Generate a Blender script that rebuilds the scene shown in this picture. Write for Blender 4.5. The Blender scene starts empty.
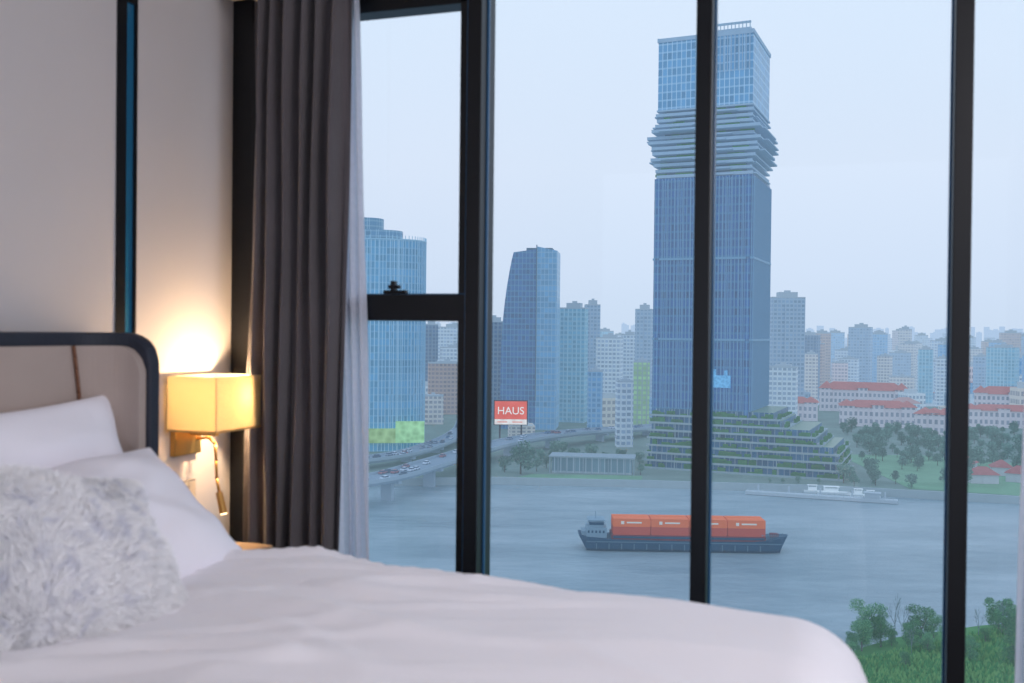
import bpy, math, random
from mathutils import Vector, Matrix, noise
random.seed(7)
scene = bpy.context.scene
COL = scene.collection
try:
    scene.view_settings.view_transform = 'Standard'
    scene.view_settings.look = 'None'
except Exception as e:
    print(e)
YAW = math.radians(18.5)
CS, SN = math.cos(YAW), math.sin(YAW)
EYE = 1.2
WATER = EYE - 70.0
LAND = EYE - 67.5
F = 995.0

# ------------------------------------------------------------------ helpers
def C(x, y):
    return (x*CS - y*SN, x*SN + y*CS)
def lin(c):
    return tuple((v/255/12.92 if v/255 <= .04045 else ((v/255+.055)/1.055)**2.4) for v in c)
HAZE = (0.42, 0.55, 0.68)  # haze is painted: distant materials emit this colour by their set distance
IRR = 0.74
def haze_glow(d):
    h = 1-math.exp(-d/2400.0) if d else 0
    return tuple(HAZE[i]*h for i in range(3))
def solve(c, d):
    """albedo that gives sRGB appearance c under the sky, with haze painted as emission for d metres"""
    t = lin(c); e = haze_glow(d)
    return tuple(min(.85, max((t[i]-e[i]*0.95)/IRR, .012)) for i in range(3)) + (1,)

def new_mat(name):
    m = bpy.data.materials.new(name); m.use_nodes = True
    nt = m.node_tree
    return m, nt, nt.nodes['Principled BSDF']
def nd(nt, t, **kw):
    n = nt.nodes.new(t)
    for k, v in kw.items(): setattr(n, k, v)
    return n
def math_n(nt, op, a, b=None):
    n = nt.nodes.new('ShaderNodeMath'); n.operation = op
    for i, v in enumerate((a, b)):
        if v is None: continue
        if hasattr(v, 'links'): nt.links.new(v, n.inputs[i])
        else: n.inputs[i].default_value = v
    return n.outputs[0]
def mixc(nt, f, a, b):
    n = nt.nodes.new('ShaderNodeMix'); n.data_type = 'RGBA'
    for i, v in ((0, f), (6, a), (7, b)):
        if hasattr(v, 'links'): nt.links.new(v, n.inputs[i])
        else: n.inputs[i].default_value = v
    return n.outputs[2]

def mat(name, c, rough=.7, d=0, var=.12, scale=8, metal=0, bump=0, bscale=60, spec=.3, albedo=False, sheen=0):
    m, nt, p = new_mat(name)
    col = solve(c, d) if d else lin(c)+(1,)
    tc = nd(nt, 'ShaderNodeTexCoord')
    nz = nd(nt, 'ShaderNodeTexNoise'); nz.inputs['Scale'].default_value = scale; nz.inputs['Detail'].default_value = 4
    nt.links.new(tc.outputs['Object'], nz.inputs['Vector'])
    a = tuple(v*(1-var) for v in col[:3])+(1,); b = tuple(min(1, v*(1+var)) for v in col[:3])+(1,)
    nt.links.new(mixc(nt, nz.outputs[0], a, b), p.inputs['Base Color'])
    p.inputs['Roughness'].default_value = rough; p.inputs['Metallic'].default_value = metal
    p.inputs['Specular IOR Level'].default_value = spec if not d else .1
    if sheen: p.inputs['Sheen Weight'].default_value = sheen
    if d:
        p.inputs['Emission Color'].default_value = haze_glow(d)+(1,); p.inputs['Emission Strength'].default_value = 1  # painted haze, constant per material
    if bump:
        n2 = nd(nt, 'ShaderNodeTexNoise'); n2.inputs['Scale'].default_value = bscale; n2.inputs['Detail'].default_value = 3
        nt.links.new(tc.outputs['Object'], n2.inputs['Vector'])
        bp = nd(nt, 'ShaderNodeBump'); bp.inputs['Strength'].default_value = bump; bp.inputs['Distance'].default_value = .01
        nt.links.new(n2.outputs[0], bp.inputs['Height']); nt.links.new(bp.outputs[0], p.inputs['Normal'])
    return m

def facade(name, glass, band, line, roof, fw, fh, d, bf=.3, lf=.12, var=.25, rough=.35, streak=0.0):
    m, nt, p = new_mat(name)
    tc = nd(nt, 'ShaderNodeTexCoord')
    so = nd(nt, 'ShaderNodeSeparateXYZ'); nt.links.new(tc.outputs['Object'], so.inputs[0])
    sn = nd(nt, 'ShaderNodeSeparateXYZ'); nt.links.new(tc.outputs['Normal'], sn.inputs[0])
    anx = math_n(nt, 'ABSOLUTE', sn.outputs[0]); any_ = math_n(nt, 'ABSOLUTE', sn.outputs[1])
    h = math_n(nt, 'ADD', math_n(nt, 'MULTIPLY', so.outputs[0], any_), math_n(nt, 'MULTIPLY', so.outputs[1], anx))
    hc = math_n(nt, 'DIVIDE', h, fw); zc = math_n(nt, 'DIVIDE', so.outputs[2], fh)
    hl = math_n(nt, 'LESS_THAN', math_n(nt, 'FRACT', hc), lf)
    zl = math_n(nt, 'LESS_THAN', math_n(nt, 'FRACT', zc), bf)
    cb = nd(nt, 'ShaderNodeCombineXYZ')
    nt.links.new(math_n(nt, 'FLOOR', hc), cb.inputs[0]); nt.links.new(math_n(nt, 'FLOOR', zc), cb.inputs[1])
    wn = nd(nt, 'ShaderNodeTexWhiteNoise', noise_dimensions='2D'); nt.links.new(cb.outputs[0], wn.inputs[0])
    big = nd(nt, 'ShaderNodeTexNoise'); big.inputs['Scale'].default_value = .035; big.inputs['Detail'].default_value = 3
    nt.links.new(tc.outputs['Object'], big.inputs['Vector'])
    g = solve(glass, d)
    g0 = tuple(v*(1-var) for v in g[:3])+(1,); g1 = tuple(min(1, v*(1+var)) for v in g[:3])+(1,)
    f = math_n(nt, 'ADD', math_n(nt, 'MULTIPLY', wn.outputs[0], .6), math_n(nt, 'MULTIPLY', big.outputs[0], .5))
    if streak:
        w2 = nd(nt, 'ShaderNodeTexWhiteNoise', noise_dimensions='1D'); nt.links.new(math_n(nt, 'FLOOR', zc), w2.inputs['W'])
        f = math_n(nt, 'ADD', f, math_n(nt, 'MULTIPLY', w2.outputs[0], streak))
    c = mixc(nt, f, g0, g1)
    c = mixc(nt, zl, c, solve(band, d))
    c = mixc(nt, hl, c, solve(line, d))
    c = mixc(nt, math_n(nt, 'GREATER_THAN', sn.outputs[2], .6), c, solve(roof, d))
    nt.links.new(c, p.inputs['Base Color'])
    p.inputs['Roughness'].default_value = rough; p.inputs['Specular IOR Level'].default_value = .15
    p.inputs['Emission Color'].default_value = haze_glow(d)+(1,); p.inputs['Emission Strength'].default_value = 1  # painted haze over the whole facade
    return m

class MB:
    """mesh builder"""
    def __init__(s): s.v = []; s.f = []; s.m = []
    def box(s, x0, x1, y0, y1, z0, z1, mi=0, M=None):
        b = len(s.v)
        vs = [(x, y, z) for z in (z0, z1) for y in (y0, y1) for x in (x0, x1)]
        if M is not None: vs = [tuple(M @ Vector(q)) for q in vs]
        s.v += vs
        for q in ((0,2,3,1),(4,5,7,6),(0,1,5,4),(1,3,7,5),(3,2,6,7),(2,0,4,6)):
            s.f.append(tuple(b+i for i in q)); s.m.append(mi)
        return s
    def cyl(s, x, y, z0, z1, r0, r1=None, n=12, mi=0, M=None):
        r1 = r0 if r1 is None else r1
        b = len(s.v)
        vs = []
        for z, r in ((z0, r0), (z1, r1)):
            for i in range(n):
                a = 2*math.pi*i/n; vs.append((x+r*math.cos(a), y+r*math.sin(a), z))
        if M is not None: vs = [tuple(M @ Vector(q)) for q in vs]
        s.v += vs
        for i in range(n):
            j = (i+1) % n; s.f.append((b+i, b+j, b+n+j, b+n+i)); s.m.append(mi)
        s.f.append(tuple(b+i for i in reversed(range(n)))); s.f.append(tuple(b+n+i for i in range(n))); s.m += [mi, mi]
        return s
    def prism(s, poly, z0, z1, mi=0, top=None):
        b = len(s.v); n = len(poly)
        s.v += [(x, y, z0) for x, y in poly]
        s.v += [(poly[i][0], poly[i][1], (top[i] if top else z1)) for i in range(n)]
        for i in range(n):
            j = (i+1) % n; s.f.append((b+i, b+j, b+n+j, b+n+i)); s.m.append(mi)
        s.f.append(tuple(b+i for i in reversed(range(n)))); s.f.append(tuple(b+n+i for i in range(n))); s.m += [mi, mi]
        return s
    def hip(s, x0, x1, y0, y1, z0, z1, mi=0):
        b = len(s.v); e = min(x1-x0, y1-y0)/2; 
        if x1-x0 >= y1-y0: r = [(x0+e, (y0+y1)/2, z1), (x1-e, (y0+y1)/2, z1)]
        else: r = [((x0+x1)/2, y0+e, z1), ((x0+x1)/2, y1-e, z1)]
        s.v += [(x0,y0,z0),(x1,y0,z0),(x1,y1,z0),(x0,y1,z0)]+r
        if x1-x0 >= y1-y0: fs = [(0,1,5,4),(1,2,5),(2,3,4,5),(3,0,4),(3,2,1,0)]
        else: fs = [(0,1,4),(1,2,5,4),(2,3,5),(3,0,4,5),(3,2,1,0)]
        for q in fs: s.f.append(tuple(b+i for i in q)); s.m.append(mi)
        return s
    def data(s, name, mats, smooth=False):
        me = bpy.data.meshes.new(name); me.from_pydata(s.v, [], s.f)
        for m in (mats if isinstance(mats, (list, tuple)) else [mats]): me.materials.append(m)
        me.polygons.foreach_set('material_index', s.m)
        if smooth: me.polygons.foreach_set('use_smooth', [True]*len(me.polygons))
        me.update(); return me
    def obj(s, name, mats, parent=None, smooth=False, bevel=0, loc=None, rot=0, seg=2):
        o = bpy.data.objects.new(name, s.data(name, mats, smooth)); COL.objects.link(o)
        if parent: o.parent = parent
        if loc: o.location = loc
        if rot: o.rotation_euler[2] = rot
        if bevel:
            b = o.modifiers.new('bevel', 'BEVEL'); b.width = bevel; b.segments = seg; b.limit_method = 'ANGLE'
        return o

def tag(o, label, cat, group=None, kind=None):
    o['label'] = label; o['category'] = cat
    if group: o['group'] = group
    if kind: o['kind'] = kind
    return o
def struct(o): o['kind'] = 'structure'; return o
def empty(name, loc=(0,0,0), rot=0):
    o = bpy.data.objects.new(name, None); COL.objects.link(o); o.location = loc; o.rotation_euler[2] = rot
    o.empty_display_size = .1
    return o
def grid_mesh(name, P, mats, parent=None, smooth=True, close=False):
    n = len(P); k = len(P[0]); v = [p for r in P for p in r]; f = []
    for i in range(n-1):
        for j in range(k-1): f.append((i*k+j, i*k+j+1, (i+1)*k+j+1, (i+1)*k+j))
    me = bpy.data.meshes.new(name); me.from_pydata(v, [], f)
    me.materials.append(mats)
    if smooth: me.polygons.foreach_set('use_smooth', [True]*len(f))
    o = bpy.data.objects.new(name, me); COL.objects.link(o)
    if parent: o.parent = parent
    return o
def nz3(x, y, z=0): return noise.noise(Vector((x, y, z)))

# ------------------------------------------------------------------ interior materials
M_wall = mat('wall_fabric', (199,195,197), .9, var=.04, scale=3, bump=.25, bscale=400)
M_ceil = mat('ceiling_paint', (220,216,214), .9, var=.02)
M_floor = mat('carpet', (120,112,106), .95, var=.2, scale=40, bump=.5, bscale=300)
M_black = mat('black_aluminium', (8,11,18), .4, var=.1, spec=.4)
M_edge_sheen = mat('frame_painted_sheen', (34,86,126), .3, var=.1, spec=.5)  # blue colour paints the bluish reflection along the frame edges
M_strip_reflect = mat('strip_painted_reflection', (34,100,138), .2, var=.1, spec=.7)  # blue base colour paints the window's reflection in the strip
M_leather = mat('dark_leather', (44,48,60), .5, var=.15, scale=20, bump=.2, bscale=200)
M_beige = mat('beige_upholstery', (180,164,156), .9, var=.06, scale=10, bump=.4, bscale=500)
M_piping = mat('tan_piping', (120,82,62), .6)
M_linen = mat('white_bed_linen', (244,240,245), .85, var=.02, scale=5, bump=.15, bscale=250, sheen=.2)
M_pillow = mat('white_pillow_cotton', (243,240,248), .85, var=.02, scale=5, bump=.15, bscale=250)
M_furbase = mat('grey_fur_base', (226,225,232), .95, var=.1, scale=14)
M_brass = mat('brushed_brass', (190,150,90), .35, metal=.9, var=.05)
M_wood = mat('pale_wood', (176,152,128), .5, var=.15, scale=6)
M_plastic = mat('cream_plastic', (196,186,172), .5, var=.02)
M_plate = mat('grey_switch', (140,136,134), .4, var=.03)
M_drape = mat('charcoal_grey_drape', (95,89,93), .9, var=.2, scale=5, bump=.5, bscale=350, sheen=.3)

def fur_mat():
    m, nt, p = new_mat('long_white_fur')
    tc = nd(nt, 'ShaderNodeTexCoord')
    n = nd(nt, 'ShaderNodeTexNoise'); n.inputs['Scale'].default_value = 13; n.inputs['Detail'].default_value = 5; n.inputs['Distortion'].default_value = 1.5
    nt.links.new(tc.outputs['Object'], n.inputs['Vector'])
    r = nd(nt, 'ShaderNodeValToRGB')
    r.color_ramp.elements[0].position = .3; r.color_ramp.elements[0].color = lin((224,225,237))+(1,)
    r.color_ramp.elements[1].position = .46; r.color_ramp.elements[1].color = lin((254,253,255))+(1,)
    nt.links.new(n.outputs[0], r.inputs[0]); nt.links.new(r.outputs[0], p.inputs['Base Color'])
    p.inputs['Roughness'].default_value = .8
    return m
M_fur = fur_mat()
def sheer_mat():
    m, nt, p = new_mat('white_sheer_voile')
    nt.nodes.remove(p)
    out = nt.nodes['Material Output']
    tr = nd(nt, 'ShaderNodeBsdfTransparent'); df = nd(nt, 'ShaderNodeBsdfDiffuse'); tl = nd(nt, 'ShaderNodeBsdfTranslucent')
    df.inputs[0].default_value = tl.inputs[0].default_value = (.86, .87, .93, 1)
    tc = nd(nt, 'ShaderNodeTexCoord'); w = nd(nt, 'ShaderNodeTexNoise'); w.inputs['Scale'].default_value = 60
    nt.links.new(tc.outputs['Object'], w.inputs['Vector'])
    a = nd(nt, 'ShaderNodeMixShader'); b = nd(nt, 'ShaderNodeMixShader')
    nt.links.new(df.outputs[0], a.inputs[1]); nt.links.new(tl.outputs[0], a.inputs[2]); a.inputs[0].default_value = .6
    nt.links.new(math_n(nt, 'ADD', math_n(nt, 'MULTIPLY', w.outputs[0], .15), .72), b.inputs[0])
    nt.links.new(tr.outputs[0], b.inputs[1]); nt.links.new(a.outputs[0], b.inputs[2])
    nt.links.new(b.outputs[0], out.inputs[0]); return m
M_sheer = sheer_mat()
def glass_mat():
    m, nt, p = new_mat('window_glass')
    nt.nodes.remove(p); out = nt.nodes['Material Output']
    tr = nd(nt, 'ShaderNodeBsdfTransparent'); tr.inputs[0].default_value = (.94, .98, 1, 1)
    gl = nd(nt, 'ShaderNodeBsdfGlossy'); gl.inputs['Roughness'].default_value = .02
    mx = nd(nt, 'ShaderNodeMixShader'); mx.inputs[0].default_value = .02
    nt.links.new(tr.outputs[0], mx.inputs[1]); nt.links.new(gl.outputs[0], mx.inputs[2]); nt.links.new(mx.outputs[0], out.inputs[0])
    return m
M_glass = glass_mat()
def shade_mat():
    m, nt, p = new_mat('cream_lampshade_linen')
    nt.nodes.remove(p); out = nt.nodes['Material Output']
    tc = nd(nt, 'ShaderNodeTexCoord'); w = nd(nt, 'ShaderNodeTexWave'); w.inputs['Scale'].default_value = 120; w.inputs['Distortion'].default_value = 2
    nt.links.new(tc.outputs['Object'], w.inputs['Vector'])
    c = mixc(nt, w.outputs[0], (.88, .78, .56, 1), (.94, .85, .62, 1))
    df = nd(nt, 'ShaderNodeBsdfDiffuse'); tl = nd(nt, 'ShaderNodeBsdfTranslucent')
    nt.links.new(c, df.inputs[0]); nt.links.new(c, tl.inputs[0])
    a = nd(nt, 'ShaderNodeMixShader'); a.inputs[0].default_value = .55
    nt.links.new(df.outputs[0], a.inputs[1]); nt.links.new(tl.outputs[0], a.inputs[2]); nt.links.new(a.outputs[0], out.inputs[0])
    return m
M_shade = shade_mat()

# ------------------------------------------------------------------ room shell
WX, WY = -2.08, 3.08
H = 2.62
struct(MB().box(WX-.15, 3.4, -2.6, WY+.2, -.2, 0).obj('floor', M_floor))
struct(MB().box(WX-.15, 3.4, -2.6, WY+.2, H, H+.2).obj('ceiling', M_ceil))
struct(MB().box(WX-.15, WX, -2.6, 2.455, 0, H).box(WX-.15, WX, 2.545, WY+.2, 0, H).box(WX-.15, WX-.02, 2.455, 2.545, 0, H).obj('wall_left', M_wall))
struct(MB().box(WX-.02, WX+.004, 2.455, 2.496, .0, H).box(WX-.02, WX+.004, 2.535, 2.545, 0, H).box(WX-.02, WX+.004, 2.496, 2.535, 2.19, H).obj('trim_1', M_black))
struct(MB().box(WX-.02, WX-.004, 2.496, 2.535, 0, 2.19).obj('trim_2', [M_strip_reflect]))
struct(MB().box(WX, WX+.012, 2.60, WY, 0, .09).obj('baseboard_left', M_black, bevel=.003))

mull = [-1.138, -.408, .302, 1.02, 1.74, 2.46]
def mullion(x, n):
    o = MB().box(x-.024, x+.024, 2.99, 3.06, 0, H).box(x-.022, x+.022, 3.06, 3.13, 0, H).box(x-.030, x+.030, 3.045, 3.06, 0, H, 1).obj('trim_%d' % n, [M_black, M_edge_sheen], bevel=.003)  # blue strips stand in for the sheen on the frame
    return struct(o)
for i, x in enumerate(mull): mullion(x, 10+i)
struct(MB().box(WX, WX+.10, 3.05, 3.14, 0, H).obj('trim_3', M_black, bevel=.003))
edges = [WX+.10] + mull
for i in range(len(edges)-1):
    a = edges[i]+(0 if i == 0 else .024); b = edges[i+1]-.024
    mb = MB().box(a, b, 3.02, 3.12, 0, .09).box(a, b, 3.02, 3.12, 2.5, H)
    mats = [M_black, M_edge_sheen]
    if i == 0:
        mb.box(a, b, 3.01, 3.13, 1.232, 1.318)
        mb.box(a, a+.05, 3.02, 3.10, 1.318, 2.5); mb.box(b-.036, b, 3.02, 3.10, .09, 2.5)
        mb.box(b-.006, b, 3.0, 3.02, .09, 2.5, 1)
        mb.box(a, b, 3.02, 3.10, 2.265, 2.5)
        mb.box(a, b, 3.018, 3.03, 1.318, 1.322, 1)
    w = struct(mb.obj('window_%d' % (i+1), mats, bevel=.002))
    g = MB().box(a, b, 3.075, 3.081, .09, 2.5).obj('glass_pane', M_glass, parent=w)
    if i == 0:
        MB().box(-1.45, -1.37, 2.985, 3.01, 1.320, 1.332).box(-1.420, -1.405, 2.975, 3.0, 1.33, 1.362).box(-1.425, -1.385, 2.968, 2.985, 1.336, 1.348).obj('window_handle', M_black, parent=w, bevel=.002)

# ------------------------------------------------------------------ curtains
def curtain(x0, x1, y, z0, z1, pleats, amp, m, parent, name, topshift=0, seed=0, waist=None, nx=280, nzz=60, irr=1):
    P = []
    for i in range(nzz+1):
        t = i/nzz; z = z1+(z0-z1)*t
        xa, xb = x0, x1
        if waist: xa, xb = x0+waist(t)[0], x1+waist(t)[1]
        row = []
        for j in range(nx+1):
            s = j/nx
            ss = s+.03*irr*nz3(s*5+seed, t*1.6, seed)
            ph = 2*math.pi*pleats*ss
            d = amp*(math.sin(ph)+.35*math.sin(2*ph+1.3+3*nz3(s*4, t*1.8, seed)))*(.8+.8*irr*nz3(s*8+seed, t*2.2, 3))
            row.append((xa+(xb-xa)*s+.012*nz3(s*14, t*2.4, seed+5), y+d, z))
        P.append(row)
    o = grid_mesh(name, P, m, parent)
    sm = o.modifiers.new('thickness', 'SOLIDIFY'); sm.thickness = .002
    return o
cu = empty('curtain', (-1.7, 2.9, 0)); tag(cu, 'pleated charcoal-grey blackout drape hanging beside the window', 'curtain')
def rel(o, e): o.location = Vector(o.location)-Vector(e.location); return o
rel(curtain(-1.93, -1.54, 2.915, .02, 2.325, 6.5, .036, M_drape, cu, 'drape', seed=2,
    waist=lambda t: (0.03*(1-t)-.01, -.005-.03*t)), cu)
rel(MB().box(-1.91, -1.54, 2.87, 2.95, 2.31, 2.345).obj('header_tape', M_plastic, parent=cu, bevel=.004), cu)
sc = empty('sheer_curtain', (-1.55, 3.0, 0)); tag(sc, 'white translucent voile curtain gathered behind the drape', 'curtain')
rel(curtain(-1.80, -1.48, 2.98, .02, 2.34, 9, .014, M_sheer, sc, 'voile', seed=9, waist=lambda t: (0, -.07*(1-t)**1.3)), sc)
sc2 = empty('sheer_curtain', (.6, 2.92, 0)); tag(sc2, 'white translucent voile curtain hanging at the window edge', 'curtain')
rel(curtain(.432, .95, 2.90, .02, 2.34, 9, .02, M_sheer, sc2, 'voile', seed=5, waist=lambda t: (.035*(1-t), 0)), sc2)
tag(MB().box(-2.05, 3.0, 2.88, 2.95, 2.345, 2.375).box(-2.05, 3.0, 2.97, 3.0, 2.345, 2.375).box(-1.0, -.97, 2.9, 2.99, 2.36, H).box(1.5, 1.53, 2.9, 2.99, 2.36, H).box(-1.96,-1.93,2.9,2.99,2.36,H).obj('curtain_rail', M_plastic, bevel=.004), 'cream double curtain rail fixed under the ceiling', 'curtain rail')

# ------------------------------------------------------------------ bed
BY0, BY1 = .42, 2.26; BX0, BX1 = -1.94, .02
bed = empty('bed', (-.95, 1.34, 0)); tag(bed, 'king bed with winged beige and dark leather headboard', 'bed')
rel(MB().box(BX0, BX1-.1, BY0+.05, BY1-.05, .06, .30).box(BX0+.1, BX0+.18, BY0+.1, BY0+.18, 0, .06).box(BX1-.3, BX1-.22, BY0+.1, BY0+.18, 0, .06).box(BX0+.1, BX0+.18, BY1-.18, BY1-.1, 0, .06).box(BX1-.3, BX1-.22, BY1-.18, BY1-.1, 0, .06).obj('bed_base', M_leather, parent=bed, bevel=.01), bed)
rel(MB().box(BX0, BX1-.13, BY0+.08, BY1-.08, .30, .535).obj('mattress', M_pillow, parent=bed, bevel=.05, seg=4), bed)
def ribbon(name, o0, o1, z0, zt, s_end, m, parent, bevel, drop=.12, foot=0):
    R = .15; yb = 2.115
    ys = [.30, .5, 1.0, 1.5, 1.85, 1.98, 2.05]
    path = [((-1.97, y), (1, 0)) for y in ys]
    for k in range(13):
        a = math.pi/2*k/12*1.0
        cx, cy = -1.97+R, yb
        path.append(((cx-R*math.cos(a), cy+R*math.sin(a)), (math.cos(a), -math.sin(a))))
    for e in (.01, .02, s_end):
        path.append(((-1.82+e, yb+R), (0, -1)))
    L = [0]
    for i in range(1, len(path)):
        L.append(L[-1]+math.dist(path[i][0], path[i-1][0]))
    tot = L[-1]
    mb = MB(); n = len(path)
    for (p, nn), l in zip(path, L):
        r = tot-l
        q = max(0, 1-r/drop); zz = zt-drop*(1-math.sqrt(max(0, 1-q*q)))*1.0
        for oo in (o0, o1):
            x = p[0]+nn[0]*oo; y = p[1]+nn[1]*oo
            mb.v.append((x, y, z0)); mb.v.append((x, y, zz))
    for i in range(n-1):
        a = i*4; b = a+4
        mb.f += [(a, b, b+1, a+1), (a+2, a+3, b+3, b+2), (a+1, b+1, b+3, a+3), (a, a+2, b+2, b)]
    mb.f += [(0, 1, 3, 2), ((n-1)*4, (n-1)*4+2, (n-1)*4+3, (n-1)*4+1)]
    mb.m = [0]*len(mb.f)
    return mb.obj(name, m, parent=parent, bevel=bevel, smooth=False, seg=3)
hb = rel(ribbon('headboard', -.026, .018, .02, 1.186, .035, M_leather, bed, .010, drop=.09), bed)
pad = ribbon('headboard_cushion', .018, .045, .3, 1.150, .022, M_beige, hb, .010, drop=.08)
seam = MB()
pz = [(-1.918, 2.11+.035*math.sin(t*3.0), 1.150-.62*t) for t in [i/20 for i in range(21)]]
for i in range(20):
    a, b = Vector(pz[i]), Vector(pz[i+1])
    seam.cyl(0, 0, 0, (b-a).length*1.05, .005, n=6, M=Matrix.Translation(a) @ (b-a).to_track_quat('Z', 'Y').to_matrix().to_4x4())
seam.obj('piping', M_piping, parent=hb, smooth=True)

def duvet():
    R = .15
    X0, X1, Y0, Y1 = -1.60, BX1-R+.03, BY0+R-.05, BY1-R+.05
    nx, ny = 230, 220
    ext = .50
    P = []
    for i in range(nx+1):
        a = X0 + (X1+ext-X0)*i/nx
        row = []
        for j in range(ny+1):
            b = (Y0-ext) + (Y1+ext-(Y0-ext))*j/ny
            ea = max(a-X1, 0); eb = b-Y1 if b > Y1 else (b-Y0 if b < Y0 else 0)
            e = math.hypot(ea, eb)
            px, py = min(a, X1), min(max(b, Y0), Y1)
            top = .601-.020*max(0, min(1, (a+1.0)/1.0))**1.3
            w = nz3(a*1.7, b*2.0, .3)*.012 + nz3(a*6, b*6, 1.3)*.003
            fall = math.exp(-((a+1.12)/.5)**2)
            g = nz3(a*1.1+3, b*5.5-a*1.8, 2.2)
            w += .021*max(0, 1-abs(g)*4.5)**1.5*fall
            g3 = nz3(a*2.4-b*1.5+9, b*7-a*2.8, 5.2)
            w += .011*max(0, 1-abs(g3)*5)**1.3*fall
            g2 = nz3(a*.8-b*1.2, b*3+a*1.0, 6)
            w += .008*max(0, 1-abs(g2)*6)**1.5
            w += .008*math.exp(-((a+1.15)/.28)**2-((b-2.0)/.25)**2)
            if e > 0:
                da, db = ea/e, eb/e
                if e < R*math.pi/2: hz, dr = R*math.sin(e/R), R*(1-math.cos(e/R))
                else: hz, dr = R, R+e-R*math.pi/2
                s = a*abs(db)+b*abs(da)
                fl = .022*min(1, dr/.3)*(math.sin(s*17+1.5*nz3(s*2, 0, 2))+.4*nz3(s*8, dr*3, 1))
                px += da*(hz+fl); py += db*(hz+fl); z = top-dr+w*max(0, 1-dr/.25)
                row.append((px, py, max(z, .12)))
            else: row.append((px, py, top+w))
        P.append(row)
    o = grid_mesh('duvet', P, M_linen)
    s = o.modifiers.new('thickness', 'SOLIDIFY'); s.thickness = .02; s.offset = -1
    return o
dv = duvet(); tag(dv, 'smooth white duvet draped over the bed', 'duvet')

def pillow_surface(w, h, t, n=56, wr=.006, seed=0):
    def f(a, b, sgn):
        x = w/2*a*(1-.07*(1-b*b)); y = h/2*b*(1-.07*(1-a*a))
        q = max(0, (1-abs(a)**2.6)*(1-abs(b)**2.6))
        z = sgn*t/2*q**.5
        rim = 1-q
        z += wr*nz3(a*3+seed, b*3, sgn)*(1-rim*.6)+wr*.8*math.sin((a*b)*9+seed)*q**.5*(rim)
        return (x, y, z)
    return f
def pillow(name, w, h, t, mt, seed=0, wr=.006, n=56, parent=None):
    f = pillow_surface(w, h, t, wr=wr, seed=seed)
    mb = MB()
    for sgn in (1, -1):
        b0 = len(mb.v)
        for i in range(n+1):
            for j in range(n+1):
                a = math.sin((2*i/n-1)*math.pi/2); b = math.sin((2*j/n-1)*math.pi/2)
                edge = i in (0, n) or j in (0, n)
                mb.v.append(f(a, b, sgn) if not edge else tuple(f(a, b, 1)[:2])+(0,))
        for i in range(n):
            for j in range(n):
                q = (b0+i*(n+1)+j, b0+(i+1)*(n+1)+j, b0+(i+1)*(n+1)+j+1, b0+i*(n+1)+j+1)
                mb.f.append(q if sgn > 0 else q[::-1]); mb.m.append(0)
    o = mb.obj(name, mt, smooth=True, parent=parent)
    wd = o.modifiers.new('weld', 'WELD'); wd.merge_threshold = .0005
    return o, f
def pose(o, centre, lean, roll=0, yaw=0):
    c, s = math.cos(math.radians(lean)), math.sin(math.radians(lean))
    R = Matrix(((0, -c, s), (1, 0, 0), (0, s, c)))
    R = Matrix.Rotation(math.radians(yaw), 3, 'Z') @ R @ Matrix.Rotation(math.radians(roll), 3, 'Z')
    o.matrix_world = Matrix.Translation(centre) @ R.to_4x4()
p1, _ = pillow('pillow', .72, .44, .15, M_pillow, 1, .012); pose(p1, (-1.825, 1.865, .80), 71, 2)
tag(p1, 'white cotton pillow propped upright against the headboard', 'pillow', 'white bed pillows')
p2, _ = pillow('pillow', .74, .42, .17, M_pillow, 5, .014); pose(p2, (-1.60, 1.85, .735), 42, 1)
tag(p2, 'white cotton pillow leaning behind a furry cushion', 'pillow', 'white bed pillows')
fp = empty('fur_cushion'); tag(fp, 'shaggy white faux fur cushion lying against white pillows', 'cushion')
fb, ff = pillow('cushion_body', .52, .42, .17, M_furbase, 3, .01, parent=fp)
def fur():
    mb = MB(); w = .0012
    for k in range(50000):
        a = math.sin(random.uniform(-1, 1)*math.pi/2); b = math.sin(random.uniform(-1, 1)*math.pi/2)
        sg = 1 if random.random() < .76 else -1
        e = .01
        p = Vector(ff(a, b, sg)); pa = Vector(ff(min(1, a+e), b, sg))-Vector(ff(max(-1, a-e), b, sg)); pb = Vector(ff(a, min(1, b+e), sg))-Vector(ff(a, max(-1, b-e), sg))
        n = pa.cross(pb)*sg
        if n.length < 1e-9: continue
        n.normalize()
        an = 4*nz3(p.x*7, p.y*7, p.z*7+2); an2 = 5*nz3(p.x*25, p.y*25, 8)
        t = Vector((math.cos(an), math.sin(an), .4*math.sin(an2)))
        L = random.uniform(.016, .030)
        d1 = (n*.8+t*.6+Vector([random.gauss(0, .25) for _ in range(3)])).normalized()
        d2 = (n*.3+t*1.0+Vector((0, -.4, 0))+Vector([random.gauss(0, .3) for _ in range(3)])).normalized()
        side = d1.cross(Vector((random.random()-.5, random.random()-.5, random.random()-.5))).normalized()*w
        q = p+d1*L*.5; r = q+d2*L*.6
        bi = len(mb.v)
        mb.v += [tuple(p-side), tuple(p+side), tuple(q+side*.8), tuple(q-side*.8), tuple(r)]
        mb.f += [(bi, bi+1, bi+2, bi+3), (bi+3, bi+2, bi+4)]; mb.m += [0, 0]
    o = mb.obj('fur', M_fur, parent=fp); o['kind'] = 'stuff'
fur()
pose(fp, (-1.475, 1.58, .735), 46, -14, -4)

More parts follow.
